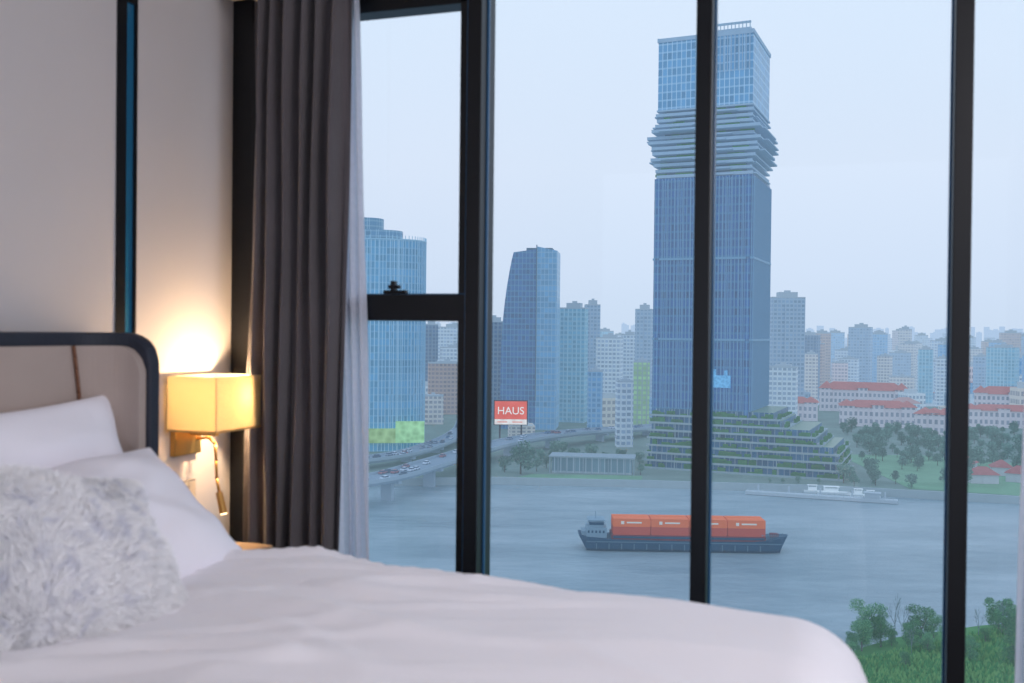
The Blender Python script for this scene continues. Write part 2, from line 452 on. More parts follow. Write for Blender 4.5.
# ------------------------------------------------------------------ bedside table
nt_ = empty('bedside_table', (-1.83, 2.60, 0)); tag(nt_, 'pale wooden bedside table between bed and curtain', 'bedside table')
MB().box(-.22, .06, -.25, .2, .06, .47).box(-.2, -.16, -.23, -.19, 0, .06).box(0, .04, -.23, -.19, 0, .06).box(-.2, -.16, .14, .18, 0, .06).box(0, .04, .14, .18, 0, .06).obj('cabinet', M_wood, parent=nt_, bevel=.004)
MB().box(-.23, .08, -.26, .215, .47, .50).obj('table_top', M_wood, parent=nt_, bevel=.006)
for z in (.08, .275):
    d = MB().box(.06, .075, -.235, .185, z, z+.18).obj('drawer', M_wood, parent=nt_, bevel=.003)
    MB().box(.075, .095, -.06, .0, z+.13, z+.145).obj('handle', M_brass, parent=d, bevel=.003)

# ------------------------------------------------------------------ wall lamp
lp = empty('wall_lamp', (WX, 2.80, .80)); tag(lp, 'lit brass wall lamp with square cream fabric shade', 'wall lamp')
MB().box(0, .022, -.085, .055, -.02, .085).obj('wall_plate', M_brass, parent=lp, bevel=.004)
MB().box(.02, .12, -.012, .012, .045, .065).cyl(.11, 0, .045, .15, .009).cyl(.11, 0, .12, .15, .02).obj('arm', M_brass, parent=lp, bevel=.001)
z0, z1, xa, xb, ya, yb = .068, .245, .02, .205, -.125, .125
sh = MB(); q = .0025
sh.box(xa, xb, ya, ya+q, z0, z1).box(xa, xb, yb-q, yb, z0, z1).box(xa, xa+q, ya+q, yb-q, z0, z1).box(xb-q, xb, ya+q, yb-q, z0, z1)
sho = sh.obj('lamp_shade', M_shade, parent=lp)
fr = MB()
for (a, b, c2, d2) in ((xa, xb, ya-.001, ya+.004), (xa, xb, yb-.004, yb+.001), (xa-.001, xa+.004, ya, yb), (xb-.004, xb+.001, ya, yb)):
    fr.box(a, b, c2, d2, z0-.001, z0+.006)
fr.box(xa, xb, -.003, .003, z0, z0+.005)
fr.obj('shade_rim', mat('cream_trim', (214,180,120), .7), parent=sho)
m, ntb, p = new_mat('warm_bulb'); p.inputs['Emission Color'].default_value = (1, .78, .48, 1); p.inputs['Emission Strength'].default_value = 14
bm_ = MB()
for k in range(7):
    a0, a1 = math.pi*k/7-math.pi/2, math.pi*(k+1)/7-math.pi/2
    bm_.cyl(.12, .03, .17+.026*math.sin(a0), .17+.026*math.sin(a1), max(.0005, .024*math.cos(a0)), max(.0005, .024*math.cos(a1)), n=14)
bm_.obj('bulb', m, parent=lp, smooth=True)
pts = [Vector((.022, .03, .03)), Vector((.07, .03, .035)), Vector((.095, .028, .015)), Vector((.10, .026, -.04)), Vector((.10, .03, -.10)), Vector((.112, .03, -.15))]
rd = MB()
for a, b in zip(pts[:-1], pts[1:]):
    rd.cyl(0, 0, 0, (b-a).length*1.02, .005, n=8, M=Matrix.Translation(a) @ (b-a).to_track_quat('Z', 'Y').to_matrix().to_4x4())
rd.obj('reading_arm', M_brass, parent=lp, smooth=True)
a, b = Vector((.110, .03, -.145)), Vector((.128, .03, -.215))
MB().cyl(0, 0, 0, (b-a).length, .011, .013, n=14, M=Matrix.Translation(a) @ (b-a).to_track_quat('Z', 'Y').to_matrix().to_4x4()).obj('reading_head', M_brass, parent=lp)
m2, _, p = new_mat('led_lens'); p.inputs['Emission Color'].default_value = (1, .75, .4, 1); p.inputs['Emission Strength'].default_value = 5
b2 = b+(b-a).normalized()*.003
MB().cyl(0, 0, 0, .003, .011, n=14, M=Matrix.Translation(b) @ (b-a).to_track_quat('Z', 'Y').to_matrix().to_4x4()).obj('reading_lens', m2, parent=lp)
# frosted bulb glow: the light sits in the shade just in front of the bulb glass
L = bpy.data.lights.new('lamp_bulb_light', 'POINT'); L.energy = 15; L.color = (1, .66, .36); L.shadow_soft_size = .022
lo = bpy.data.objects.new('lamp_bulb_light', L); COL.objects.link(lo); lo.parent = lp; lo.location = (.168, .045, .18)
tag(MB().box(0, .008, -.045, .045, -.043, .043).box(.008, .012, -.038, -.002, -.036, .036, 1).box(.008, .012, .002, .038, -.036, .036, 1).obj('light_switch', [M_plate, M_plastic], bevel=.002, loc=(WX, 2.80, .65)), 'grey double rocker switch plate on wall', 'light switch')

# ------------------------------------------------------------------ river and land
def water_mat():
    m, nt, p = new_mat('river_water')
    tc = nd(nt, 'ShaderNodeTexCoord')
    mp = nd(nt, 'ShaderNodeMapping'); mp.inputs['Scale'].default_value = (1, 1.9, 1); mp.inputs['Rotation'].default_value = (0, 0, .12); nt.links.new(tc.outputs['Object'], mp.inputs['Vector'])
    n1 = nd(nt, 'ShaderNodeTexNoise'); n1.inputs['Scale'].default_value = .13; n1.inputs['Detail'].default_value = 8; n1.inputs['Roughness'].default_value = .74
    m2_ = nd(nt, 'ShaderNodeMapping'); m2_.inputs['Scale'].default_value = (.5, 1.6, 1); nt.links.new(tc.outputs['Object'], m2_.inputs['Vector'])
    n2 = nd(nt, 'ShaderNodeTexNoise'); n2.inputs['Scale'].default_value = .02; n2.inputs['Detail'].default_value = 8; n2.inputs['Roughness'].default_value = .7
    nt.links.new(mp.outputs[0], n1.inputs['Vector']); nt.links.new(m2_.outputs[0], n2.inputs['Vector'])
    r = nd(nt, 'ShaderNodeMapRange'); r.inputs[1].default_value = .36; r.inputs[2].default_value = .64; nt.links.new(n2.outputs[0], r.inputs[0])
    c = mixc(nt, r.outputs[0], solve((118,142,156), 200), solve((152,172,184), 200))
    nt.links.new(c, p.inputs['Base Color'])
    p.inputs['Roughness'].default_value = .16; p.inputs['IOR'].default_value = 1.33
    e = haze_glow(300); p.inputs['Emission Color'].default_value = (e[0]*1.06, e[1], e[2]*.95, 1); p.inputs['Emission Strength'].default_value = 1  # haze over the water painted as emission
    bp = nd(nt, 'ShaderNodeBump'); bp.inputs['Strength'].default_value = .85; bp.inputs['Distance'].default_value = 1.2
    nt.links.new(n1.outputs[0], bp.inputs['Height']); nt.links.new(bp.outputs[0], p.inputs['Normal'])
    return m
def poly_obj(name, pts, z0, z1, m, rot=YAW):
    return MB().prism(pts, z0, z1).obj(name, m, rot=rot)
tag(poly_obj('river', [(-900, 20), (1200, 20), (1200, 520), (-900, 520)], WATER-.3, WATER, water_mat()), 'wide grey-blue river with small ripples', 'river', kind='stuff')
M_bank = mat('embankment_ground', (122,142,144), .9, d=480, var=.3, scale=.06)
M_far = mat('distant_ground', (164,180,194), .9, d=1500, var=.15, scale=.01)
bank = [(-900, 400), (-60, 447), (-8, 455), (60, 450), (140, 440), (185, 425), (235, 408), (500, 370), (1200, 330), (1200, 950), (-900, 950)]
struct(tag(poly_obj('ground', bank, WATER-2, LAND, M_bank), 'far river bank of city ground and stone quay', 'ground'))
struct(tag(poly_obj('ground', [(-3500, 950), (3500, 950), (7000, 7000), (-7000, 7000)], WATER-2, LAND-.2, M_far), 'hazy city ground beyond the river', 'ground'))
M_grass = mat('lush_grass', (92,136,100), .95, d=200, var=.35, scale=.25)
near = [(20, 60), (300, 60), (300, 262), (150, 246), (112, 236), (88, 226), (72, 214), (58, 196), (44, 178), (24, 150)]
struct(tag(poly_obj('ground', near, WATER-2, WATER+1.2, M_grass), 'grassy near river bank', 'ground'))
M_lawn = mat('park_lawn', (120,154,140), .95, d=480, var=.3, scale=.08)
def zone(name, pts, m, label, cat, z=LAND, h=.15):
    return tag(poly_obj(name, pts, z, z+h, m), label, cat, kind='stuff')
zone('lawn', [(176, 438), (225, 418), (300, 402), (300, 500), (230, 560), (184, 560)], M_lawn, 'green riverside park lawn', 'lawn')
zone('lawn', [(2, 458), (60, 453), (62, 468), (10, 470)], M_lawn, 'narrow grass strip above the quay', 'lawn')
M_quay = mat('pale_stone', (152,168,176), .8, d=450, var=.1, scale=.3)
q = MB()
for a, b in zip(bank[1:7], bank[2:8]):
    q.prism([(a[0], a[1]-1.3), (b[0], b[1]-1.3), (b[0], b[1]-.05), (a[0], a[1]-.05)], WATER, LAND+.9)
tag(q.obj('quay_wall', M_quay, rot=YAW), 'pale stone quay wall along the far bank', 'quay wall')

# ------------------------------------------------------------------ city buildings
used = []
def place(name, px, d, base=LAND, rot=0, label='', cat='building', **kw):
    x = (px-512)/F*d
    c = C(x, d)
    e = empty(name, (c[0], c[1], base), YAW-math.atan2(x, d)+math.radians(rot))
    tag(e, label, cat, **kw)
    return e
def top_z(y, d): return EYE-(y-332)/F*d-LAND

# --- landmark tower
TD = 515
F_low = facade('tower_glass_lower', (72,112,148), (90,132,166), (120,156,184), (120,130,140), 1.6, 4.2, TD, .25, .22, .5, streak=.5)
F_up = facade('tower_glass_upper', (106,148,180), (142,178,204), (166,194,214), (130,140,150), 2.4, 4.0, TD, .22, .18, .35, streak=.3)
F_dark = mat('terrace_dark_glass', (84,110,132), .4, d=TD, var=.3, scale=.3)  # dark glass tone of the waist core
F_pod = facade('podium_glass', (84,112,136), (98,124,146), (124,148,166), (104,134,128), 2.6, 3.7, TD, .1, .16, .6, streak=.4)
M_slab = mat('terrace_slab', (150,174,194), .7, d=TD, var=.08, scale=.3)
M_slabw = mat('podium_slab', (140,160,170), .7, d=TD, var=.15, scale=.3)
M_plant = mat('terrace_planting', (88,128,110), .9, d=TD, var=.4, scale=.8)
tw = place('office_tower', 712, TD, rot=-12.5, label='very tall blue glass skyscraper with jagged terraced waist', cat='skyscraper')
hw = 24.6
for k in range(-30, 75, 15): used.append(((712-512)/F*TD+k, TD, 36))
MB().box(-hw, hw, -hw, hw, 0, 145).box(-hw+1, -hw+3, -hw-.8, -hw, 20, 145).box(hw-3, hw-1, -hw-.8, -hw, 20, 145).obj('lower_shaft', F_low, parent=tw)
fins = MB()
for k in range(25): fins.box(-hw+.6+k*2, -hw+.9+k*2, -hw-.7, -hw, 30, 144)
for k in range(25): fins.box(hw, hw+.7, -hw+.6+k*2, -hw+.9+k*2, 30, 144)
for z in (64, 104): fins.box(-hw-.3, hw+.8, -hw-.8, hw+.3, z, z+1.0)
fins.obj('facade_fins', mat('fin_metal', (118,154,180), .5, d=TD, var=.05, scale=.2), parent=tw)
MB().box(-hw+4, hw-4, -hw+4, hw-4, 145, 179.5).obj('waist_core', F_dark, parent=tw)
for k in range(12):
    rnd = random.Random(k*3+1)
    z = 145.3+k*2.8
    bulge = 3.9*math.sin(math.pi*(k+.6)/12.5)
    o = [bulge*rnd.uniform(.1, 1.5)-1.0 for _ in range(4)]
    t = MB().box(-hw-o[0], hw+o[1], -hw-o[2], hw+o[3], z, z+.8)
    t.box(-hw-o[0], -hw-o[0]+.2, -hw-o[2], hw, z+.8, z+1.6).box(-hw-o[0], hw+o[1], -hw-o[2], -hw-o[2]+.2, z+.8, z+1.5)
    for j in range(6):
        xx = rnd.uniform(-hw, hw-4); t.box(xx, xx+rnd.uniform(3, 9), -hw-o[2]+.5, -hw-o[2]+1.6, z+.8, z+1.4+rnd.random(), 1)
    xx = rnd.uniform(-hw, 5); t.box(xx, xx+rnd.uniform(8, 18), -hw-o[2]-rnd.uniform(.8, 2.8), -hw, z+.1, z+.75)
    if k % 2: t.box(-hw-o[0]-rnd.uniform(.8, 2.6), -hw, -hw+rnd.uniform(0, 8), hw-rnd.uniform(5, 20), z+.1, z+.75)
    else: t.box(hw, hw+o[1]+rnd.uniform(.8, 2.6), -hw+rnd.uniform(0, 8), hw-rnd.uniform(5, 20), z+.1, z+.75)
    t.obj('sky_terrace', [M_slab, M_plant], parent=tw)
MB().box(-hw+1, hw-1, -hw+1, hw-1, 179.5, 214.5).obj('upper_block', F_up, parent=tw)
cr = MB().box(-hw+.5, hw-.5, -hw+.5, hw-.5, 178.8, 179.6).box(-hw+.6, hw-.6, -hw+.6, -hw+1.4, 213.5, 215.5).box(-hw+.6, hw-.6, hw-1.4, hw-.6, 213.5, 215.5).box(-hw+.6, -hw+1.4, -hw, hw, 213.5, 215.5).box(hw-1.4, hw-.6, -hw, hw, 213.5, 215.5).box(2, 21, -16, 16, 214, 219).box(6, 7, -3, -2, 218, 223)
for k in range(12): cr.box(2+k*1.8, 2.4+k*1.8, -hw+.4, -hw+.8, 196, 219.5)
cr.box(2, 22.4, -hw+.4, -hw+1.2, 218.6, 219.6)
cr.obj('crown', M_slab, parent=tw)
steps = [50, 49, 49, 48, 40, 37, 24, 20]
for k in range(8):
    rnd = random.Random(k+50); z = k*3.7
    xr = hw+steps[k]-6; yf = -hw-8+k*.7; xl = -hw-2+k*.25
    t = MB().box(xl, xr, yf, hw, z, z+.6).box(xl+1.5, xr-3, yf+2.5, hw-2, z+.6, z+3.7, 1)
    t.box(xl, xr, yf, yf+.15, z+.6, z+1.0)
    for j in range(26):
        xx = rnd.uniform(xl, xr-5); t.box(xx, xx+rnd.uniform(1.5, 5), yf+.3, yf+1.6, z+.6, z+1.3+rnd.random()*2.0, 2)
    for j in range(10):
        yy = rnd.uniform(yf, hw-6); t.box(xr-1.6, xr-.3, yy, yy+rnd.uniform(2, 5), z+.6, z+1.3+rnd.random()*2, 2)
    for j in range(8):
        xx = xl+3+(xr-xl-8)*j/7; t.box(xx, xx+.4, yf+1, yf+1.4, z+.6, z+3.7)
    t.obj('podium_terrace', [M_slabw, F_pod, M_plant], parent=tw)
def glow(name, c, s, sc=1.2, k=1.7):
    m, nt, p = new_mat(name)
    tc = nd(nt, 'ShaderNodeTexCoord'); v = nd(nt, 'ShaderNodeTexVoronoi'); v.inputs['Scale'].default_value = sc
    nt.links.new(tc.outputs['Object'], v.inputs['Vector'])
    l = lin(c); cc = mixc(nt, v.outputs['Distance'], l+(1,), tuple(min(1, x*k+.06) for x in l)+(1,))
    nt.links.new(cc, p.inputs['Emission Color']); p.inputs['Emission Strength'].default_value = s
    p.inputs['Base Color'].default_value = (.05, .05, .05, 1); return m
MB().box(5, 15, -hw-1.6, -hw-.9, 41, 47).box(5, 8, -hw-1.8, -hw-1.6, 46, 50).box(12, 13.5, -hw-1.8, -hw-.9, 47, 49.5).obj('lit_screen', glow('blue_screen', (84,150,205), .8, .9), parent=tw)

# --- rounded glass tower
RD = 575
used.append(((369-512)/F*RD, RD, 48))
F_round = facade('round_tower_glass', (104,152,182), (126,170,196), (164,196,214), (140,156,166), 2.2, 3.9, RD, .18, .22, .35, streak=.3)
rt = place('rounded_tower', 369, RD, rot=0, label='rounded teal glass tower with white vertical fins', cat='building')
def oval(rx, ry, n=48, ex=2.8):
    out = []
    for i in range(n):
        a = 2*math.pi*i/n; c, s = math.cos(a), math.sin(a)
        out.append((rx*math.copysign(abs(c)**(2/ex), c), ry*math.copysign(abs(s)**(2/ex), s)))
    return out
hR = top_z(244, RD)
MB().prism(oval(32, 24), 0, hR).obj('tower_body', F_round, parent=rt)
fm = MB()
for i in range(72):
    a = 2*math.pi*i/72; c, s = math.cos(a), math.sin(a)
    x, y = 32.3*math.copysign(abs(c)**(2/2.8), c), 24.3*math.copysign(abs(s)**(2/2.8), s)
    fm.box(x-.18, x+.18, y-.25, y+.25, 3, hR+2)
fm.prism(oval(32.6, 24.6), hR-.6, hR+.1)
fm.obj('vertical_fins', mat('white_fins', (148,184,204), .6, d=RD, var=.05), parent=rt)
rr = MB().prism(oval(19, 15), hR, top_z(234, RD)).prism([(x-6, y) for x, y in oval(14, 12)], hR, top_z(222, RD))
rr.obj('roof_house', facade('roof_house', (104,140,166), (128,160,180), (150,178,194), (150,165,175), 3, 3, RD), parent=rt)
MB().box(15, 31, -26.5, -25.5, 5, 17).obj('lit_screen', glow('green_screen', (138,188,148), .75, .35), parent=rt)
MB().box(-12, 15, -26.6, -25.6, 5, 13).obj('lit_screen', glow('yellow_green_screen', (136,172,130), .7, .3), parent=rt)

# --- blue tower with leaning side
SD = 700
used.append(((531-512)/F*SD, SD, 40))
F_slant = facade('dark_blue_glass', (80,122,156), (102,142,172), (120,156,182), (110,124,136), 2.6, 3.8, SD, .25, .14, .45, streak=.4)
F_slant2 = facade('light_blue_glass', (112,154,184), (132,168,194), (148,180,202), (110,124,136), 2.6, 3.8, SD, .25, .14, .35, streak=.4)
st = place('curved_tower', 531, SD, rot=-6, label='blue glass tower with slanted side and sloping top', cat='building')
H3 = top_z(250, SD)
zs = [0, 40, 62, 76, 88, 99, 109, 117, H3-3]
xl = [-19.5, -19.5, -19.0, -18.2, -17, -15.6, -14.0, -12.5, -11.2]
mb = MB()
for i, (z, x) in enumerate(zip(zs, xl)):
    last = i == len(zs)-1
    mb.v += [(x, -14, z), (5, -14, z+(2.2 if last else 0)), (5, 14, z+(2.2 if last else 0)), (x, 14, z)]
for i in range(len(zs)-1):
    for k in range(4): mb.f.append((i*4+k, i*4+(k+1) % 4, i*4+4+(k+1) % 4, i*4+4+k)); mb.m.append(0)
b = (len(zs)-1)*4; mb.f.append((b, b+1, b+2, b+3)); mb.m.append(0)
mb.obj('tower_body', F_slant, parent=st)
MB().prism([(5, -15), (19, -15), (19, 14), (5, 14)], 0, 0, top=[H3+1, H3-2, H3-2, H3+1]).obj('tower_wing', F_slant2, parent=st)
MB().box(4.6, 5.2, -15.6, -14, 20, H3+2).box(-3, 15, -8, 8, H3-3, H3+.5).obj('roof_plant', mat('roof_grey', (100,126,148), .6, d=SD), parent=st)

PAL = {
 'teal': ((112,158,180), (136,176,194), (150,188,204)), 'dark': ((88,114,142), (108,132,156), (116,140,162)),
 'white': ((140,160,180), (194,205,214), (190,201,210)), 'grey': ((122,148,172), (148,172,192), (148,170,190)),
 'cream': ((146,152,164), (200,196,194), (196,194,194)), 'brick': ((136,130,140), (178,158,156), (174,156,154)),
 'lit': ((156,190,152), (150,178,162), (150,174,168)), 'blue': ((110,152,186), (134,171,198), (140,175,202)),
 'pink': ((150,150,164), (206,192,196), (202,190,194)),
}
DESC = {'teal': 'pale teal glass office block with flat roof', 'dark': 'dark blue-grey glass office block', 'white': 'white concrete apartment block with window rows',
 'grey': 'grey-blue high-rise with gridded windows', 'cream': 'cream rendered city block with window rows', 'brick': 'brown city block with flat roof',
 'lit': 'block with glowing yellow-green facade', 'blue': 'pale blue glass high-rise', 'pink': 'pale pink rendered city block'}
def fpal(k, d):
    key = 'fac_%s_%d' % (k, round(d/150))
    if key in bpy.data.materials: return bpy.data.materials[key]
    g, b, l = PAL[k]
    f = max(0, min(.55, (d-650)/1400)); hz = (180,196,212)  # pale haze tint also painted into the facade colours by distance
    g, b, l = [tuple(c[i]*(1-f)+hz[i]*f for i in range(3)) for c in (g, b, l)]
    return facade(key, g, b, l, (166,178,188), 3.2, 3.4, d, .42, .3, .35, .6, streak=.2)
RNG = random.Random(77)
def tower(xl, xr, yt, d, k, rot=0, dep=None, roof=1):
    wpx = (xr-xl)/F*d; r = math.radians(abs(rot))
    dep = dep or max(10, wpx*.6)
    w = max(5, (wpx-dep*math.sin(r))/math.cos(r))
    h = top_z(yt, d)
    used.append((((xl+xr)/2-512)/F*d, d, 12+max(w, dep)/2))
    e = place('city_building', (xl+xr)/2, d, base=LAND if d < 940 else LAND-.2, rot=rot, label=DESC[k], group='city blocks across the river')
    f = fpal(k, d); gk = 'roofm_%d' % round(d/200)
    g = bpy.data.materials.get(gk) or mat(gk, (158,174,188), .7, d=d)
    rh = h*.05 if roof else 1.2
    b = MB().box(-w/2, w/2, -dep/2, dep/2, 0, h-rh).box(-w/2-.3, w/2+.3, -dep/2-.3, dep/2+.3, h*.12, h*.12+1)
    if w > 9:
        s = RNG.uniform(-.3, .1)*w; b.box(s, s+w*.28, -dep/2-1.2, -dep/2, 2, h-rh-RNG.uniform(2, 6))
    b.obj('block', f, parent=e)
    rp = MB().box(-w/2, w/2, -dep/2, -dep/2+.5, h-rh, h-rh+1).box(-w/2, w/2, dep/2-.5, dep/2, h-rh, h-rh+1).box(-w/2, -w/2+.5, -dep/2, dep/2, h-rh, h-rh+1).box(w/2-.5, w/2, -dep/2, dep/2, h-rh, h-rh+1)
    rp.box(-w*.25, w*.3, -dep*.3, dep*.3, h-rh, h).box(-w*.05, w*.12, -dep*.1, dep*.1, h, h+1.5)
    rp.obj('roof', g, parent=e)
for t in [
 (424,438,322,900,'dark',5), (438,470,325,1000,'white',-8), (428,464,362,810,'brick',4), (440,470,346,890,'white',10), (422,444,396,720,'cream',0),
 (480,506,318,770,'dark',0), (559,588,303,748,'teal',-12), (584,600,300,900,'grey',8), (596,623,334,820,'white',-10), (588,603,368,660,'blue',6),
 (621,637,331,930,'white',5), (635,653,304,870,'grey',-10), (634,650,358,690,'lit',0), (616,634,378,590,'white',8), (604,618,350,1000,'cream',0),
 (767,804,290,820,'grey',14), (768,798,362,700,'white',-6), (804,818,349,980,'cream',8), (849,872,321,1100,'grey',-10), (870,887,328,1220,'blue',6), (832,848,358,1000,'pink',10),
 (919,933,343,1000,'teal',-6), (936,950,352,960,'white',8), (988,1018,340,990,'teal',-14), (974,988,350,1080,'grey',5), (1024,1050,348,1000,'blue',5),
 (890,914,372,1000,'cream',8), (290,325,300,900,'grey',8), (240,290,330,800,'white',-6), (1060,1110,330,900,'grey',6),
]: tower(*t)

M_red = mat('terracotta_roof', (168,128,134), .8, d=700, var=.2, scale=.3)
F_civ = facade('civic_facade', (140,150,166), (198,194,202), (196,192,200), (166,164,170), 3.6, 5.5, 720, .45, .45, .2, .8)
def civic(xl, xr, yt, d, rot, levels=2):
    w = (xr-xl)/F*d; h = top_z(yt, d); e = place('civic_building', (xl+xr)/2, d, rot=rot, label='long pale pink colonial building with red hipped roof', cat='building', group='colonial buildings')
    xc = ((xl+xr)/2-512)/F*d
    for k in (-.4, -.15, .15, .4): used.append((xc+k*w, d, 22))
    dep = 18; hb_ = h*.74
    MB().box(-w/2, w/2, -dep/2, dep/2, 0, hb_).box(-w/2-1, -w/2+9, -dep/2-2, dep/2+2, 0, hb_+1).box(w/2-9, w/2+1, -dep/2-2, dep/2+2, 0, hb_+1).box(-4, 4, -dep/2-2, dep/2, 0, hb_+2).obj('walls', F_civ, parent=e)
    MB().hip(-w/2, w/2, -dep/2-1, dep/2+1, hb_, h).hip(-w/2-2, -w/2+10, -dep/2-3, dep/2+3, hb_+1, h).hip(w/2-10, w/2+2, -dep/2-3, dep/2+3, hb_+1, h).hip(-5, 5, -dep/2-3, dep/2, hb_+2, h).obj('hipped_roof', M_red, parent=e)
civic(844, 912, 397, 740, 4); civic(824, 904, 379, 880, -3); civic(970, 1036, 400, 745, 8); civic(770, 816, 394, 790, 0); civic(920, 950, 404, 680, -6); civic(980,1048,382,850,3)
M_red2 = mat('red_house_roof', (156,120,126), .8, d=480, var=.2, scale=.5)
M_house = mat('house_wall', (172,180,188), .8, d=480, var=.1, scale=.5)
for i, (px, d, w) in enumerate([(984, 458, 12), (1003, 484, 9), (1022, 462, 11), (966, 500, 10)]):
    e = place('house', px, d, rot=20-i*13, label='small riverside house with red pitched roof', cat='house', group='riverside houses')
    used.append(((px-512)/F*d, d, 21))
    MB().box(-w/2, w/2, -4, 4, 0, 4.2).box(-1, 1, -4.3, -4, 0, 2.4).obj('walls', M_house, parent=e)
    MB().hip(-w/2-.8, w/2+.8, -4.8, 4.8, 4.2, 7.6).obj('roof', M_red2, parent=e)
e = place('riverside_pavilion', 594, 480, rot=-4, label='long low glass pavilion with flat roof on the quay', cat='pavilion')
used.append(((594-512)/F*480, 480, 26))
M_pav = facade('pavilion_glass', (116,142,156), (150,168,178), (160,178,188), (146,162,172), 3, 8, 478, .12, .14)
MB().box(-19, 19, -6, 6, 0, 7.5).obj('glass_hall', M_pav, parent=e)
pv = MB().box(-20.5, 20.5, -7.5, 7.5, 7.5, 8.2)
for k in range(11): pv.box(-20+k*4-.2, -20+k*4+.2, -7.2, -6.8, 0, 7.5)
pv.obj('roof_canopy', mat('pavilion_roof', (140,158,170), .7, d=478), parent=e)

# ------------------------------------------------------------------ elevated roads with traffic
M_deck = mat('bridge_concrete', (150,168,182), .8, d=480, var=.1, scale=.2)
M_road = mat('road_asphalt', (132,150,166), .9, d=480, var=.08, scale=.2)
def smooth_path(pts, n=14):
    out = []
    for i in range(len(pts)-1):
        p0 = Vector(pts[max(0, i-1)]); p1 = Vector(pts[i]); p2 = Vector(pts[i+1]); p3 = Vector(pts[min(len(pts)-1, i+2)])
        for k in range(n):
            t = k/n
            out.append(.5*((2*p1)+(p2-p0)*t+(2*p0-5*p1+4*p2-p3)*t*t+(-p0+3*p1-3*p2+p3)*t**3))
    out.append(Vector(pts[-1])); return out
def road(name, pts, w, label, pier=3):
    e = empty(name, (0, 0, 0), YAW); tag(e, label, 'bridge')
    P = smooth_path(pts); mb = MB()
    prof = [(-w/2+1.5, -1.7), (w/2-1.5, -1.7), (w/2, -.4), (w/2, 1.1), (w/2-.3, 1.1), (w/2-.3, .05), (-w/2+.3, .05), (-w/2+.3, 1.1), (-w/2, 1.1), (-w/2, -.4)]
    k = len(prof); N = []
    for i, p in enumerate(P):
        t = (P[min(i+1, len(P)-1)]-P[max(0, i-1)]); t.z = 0; t.normalize(); n = Vector((t.y, -t.x, 0)); N.append((p, t, n))
        used.append((p.x, p.y, 22))
        mb.v += [tuple(p+n*a+Vector((0, 0, b))) for a, b in prof]
    for i in range(len(P)-1):
        for j in range(k):
            mb.f.append((i*k+j, i*k+(j+1) % k, (i+1)*k+(j+1) % k, (i+1)*k+j)); mb.m.append(1 if j == 5 else 0)
    mb.obj('deck', [M_deck, M_road], parent=e)
    for i in range(4, len(P), 9):
        p, t, n = N[i]
        zb = WATER
        M = Matrix.Translation((p.x, p.y, 0)) @ Matrix.Rotation(math.atan2(t.y, t.x), 4, 'Z')
        MB().box(-1, 1, -2.6, 2.6, zb, p.z-2.6, M=M).box(-1.2, 1.2, -w/2+1.2, w/2-1.2, p.z-2.8, p.z-1.6, M=M).obj('pier', M_deck, parent=e)
    return N
zb = EYE-60
N1 = road('highway_bridge', [(-170, 330, zb), (-100, 362, zb), (-57, 398, zb), (-33, 455, zb), (-6, 530, zb), (32, 590, zb), (86, 650, zb-2), (118, 690, zb-3)], 15, 'curved concrete highway bridge carrying traffic over the canal mouth')
N2 = road('flyover_road', [(-190, 440, zb-3), (-110, 455, zb-3), (-60, 498, zb-3), (-40, 560, zb-3), (-32, 640, zb-4), (-34, 730, zb-5)], 12, 'elevated riverside road carrying traffic beside the towers')

rg = random.Random(41); n = 0; tries = 0
while n < 100 and tries < 30000:
    tries += 1
    px = rg.choice([rg.uniform(425, 655), rg.uniform(770, 1060), rg.uniform(770, 1060), rg.uniform(770, 1060)]); d = rg.uniform(960, 1780)
    x = (px-512)/F*d
    if any((x-a)**2+(d-b)**2 < (r_+12)**2 for a, b, r_ in used): continue
    wpx = rg.uniform(9, 24)*1000/d+2
    tower(px-wpx/2, px+wpx/2, rg.uniform(337, 360) if rg.random() < .87 else rg.uniform(322, 336), d, rg.choice(['white', 'grey', 'cream', 'white', 'blue', 'pink', 'cream', 'teal', 'dark', 'brick']), rg.uniform(-16, 16)); n += 1
print('midrise', n)

M_lr = [facade('lowrise_%d' % i, PAL[k][0], PAL[k][1], PAL[k][2], (166,178,188), 3.2, 3.4, 1000, .45, .35, .35, .8) for i, k in enumerate(['white', 'cream', 'grey', 'pink', 'blue'])]
M_tile = mat('lowrise_tile_roof', (168,150,158), .8, d=1000, var=.2, scale=.3)
M_flat = mat('lowrise_flat_roof', (168,182,194), .8, d=1000, var=.1, scale=.3)
lr = []
for i, m in enumerate(M_lr):
    mb = MB().box(-9, 9, -8, 8, 0, 14).box(-9, 9, -8, -7.6, 14, 15).box(-9, 9, 7.6, 8, 14, 15).box(-9, -8.6, -8, 8, 14, 15).box(8.6, 9, -8, 8, 14, 15).box(-3, 4, -3, 5, 14, 17.5, 1).box(5, 6.5, -5, -3.5, 14, 16.5, 1)
    lr.append(('flat', mb.data('lowrise_block', [m, M_flat])))
    if i % 2: continue
    mb = MB().box(-10, 10, -6, 6, 0, 11).box(-4, 4, -7.5, -6, 0, 8).hip(-10.8, 10.8, -6.8, 6.8, 11, 15, 1)
    lr.append(('tile', mb.data('lowrise_block', [m, M_tile])))
cnt = 0; rg = random.Random(11); tries = 0
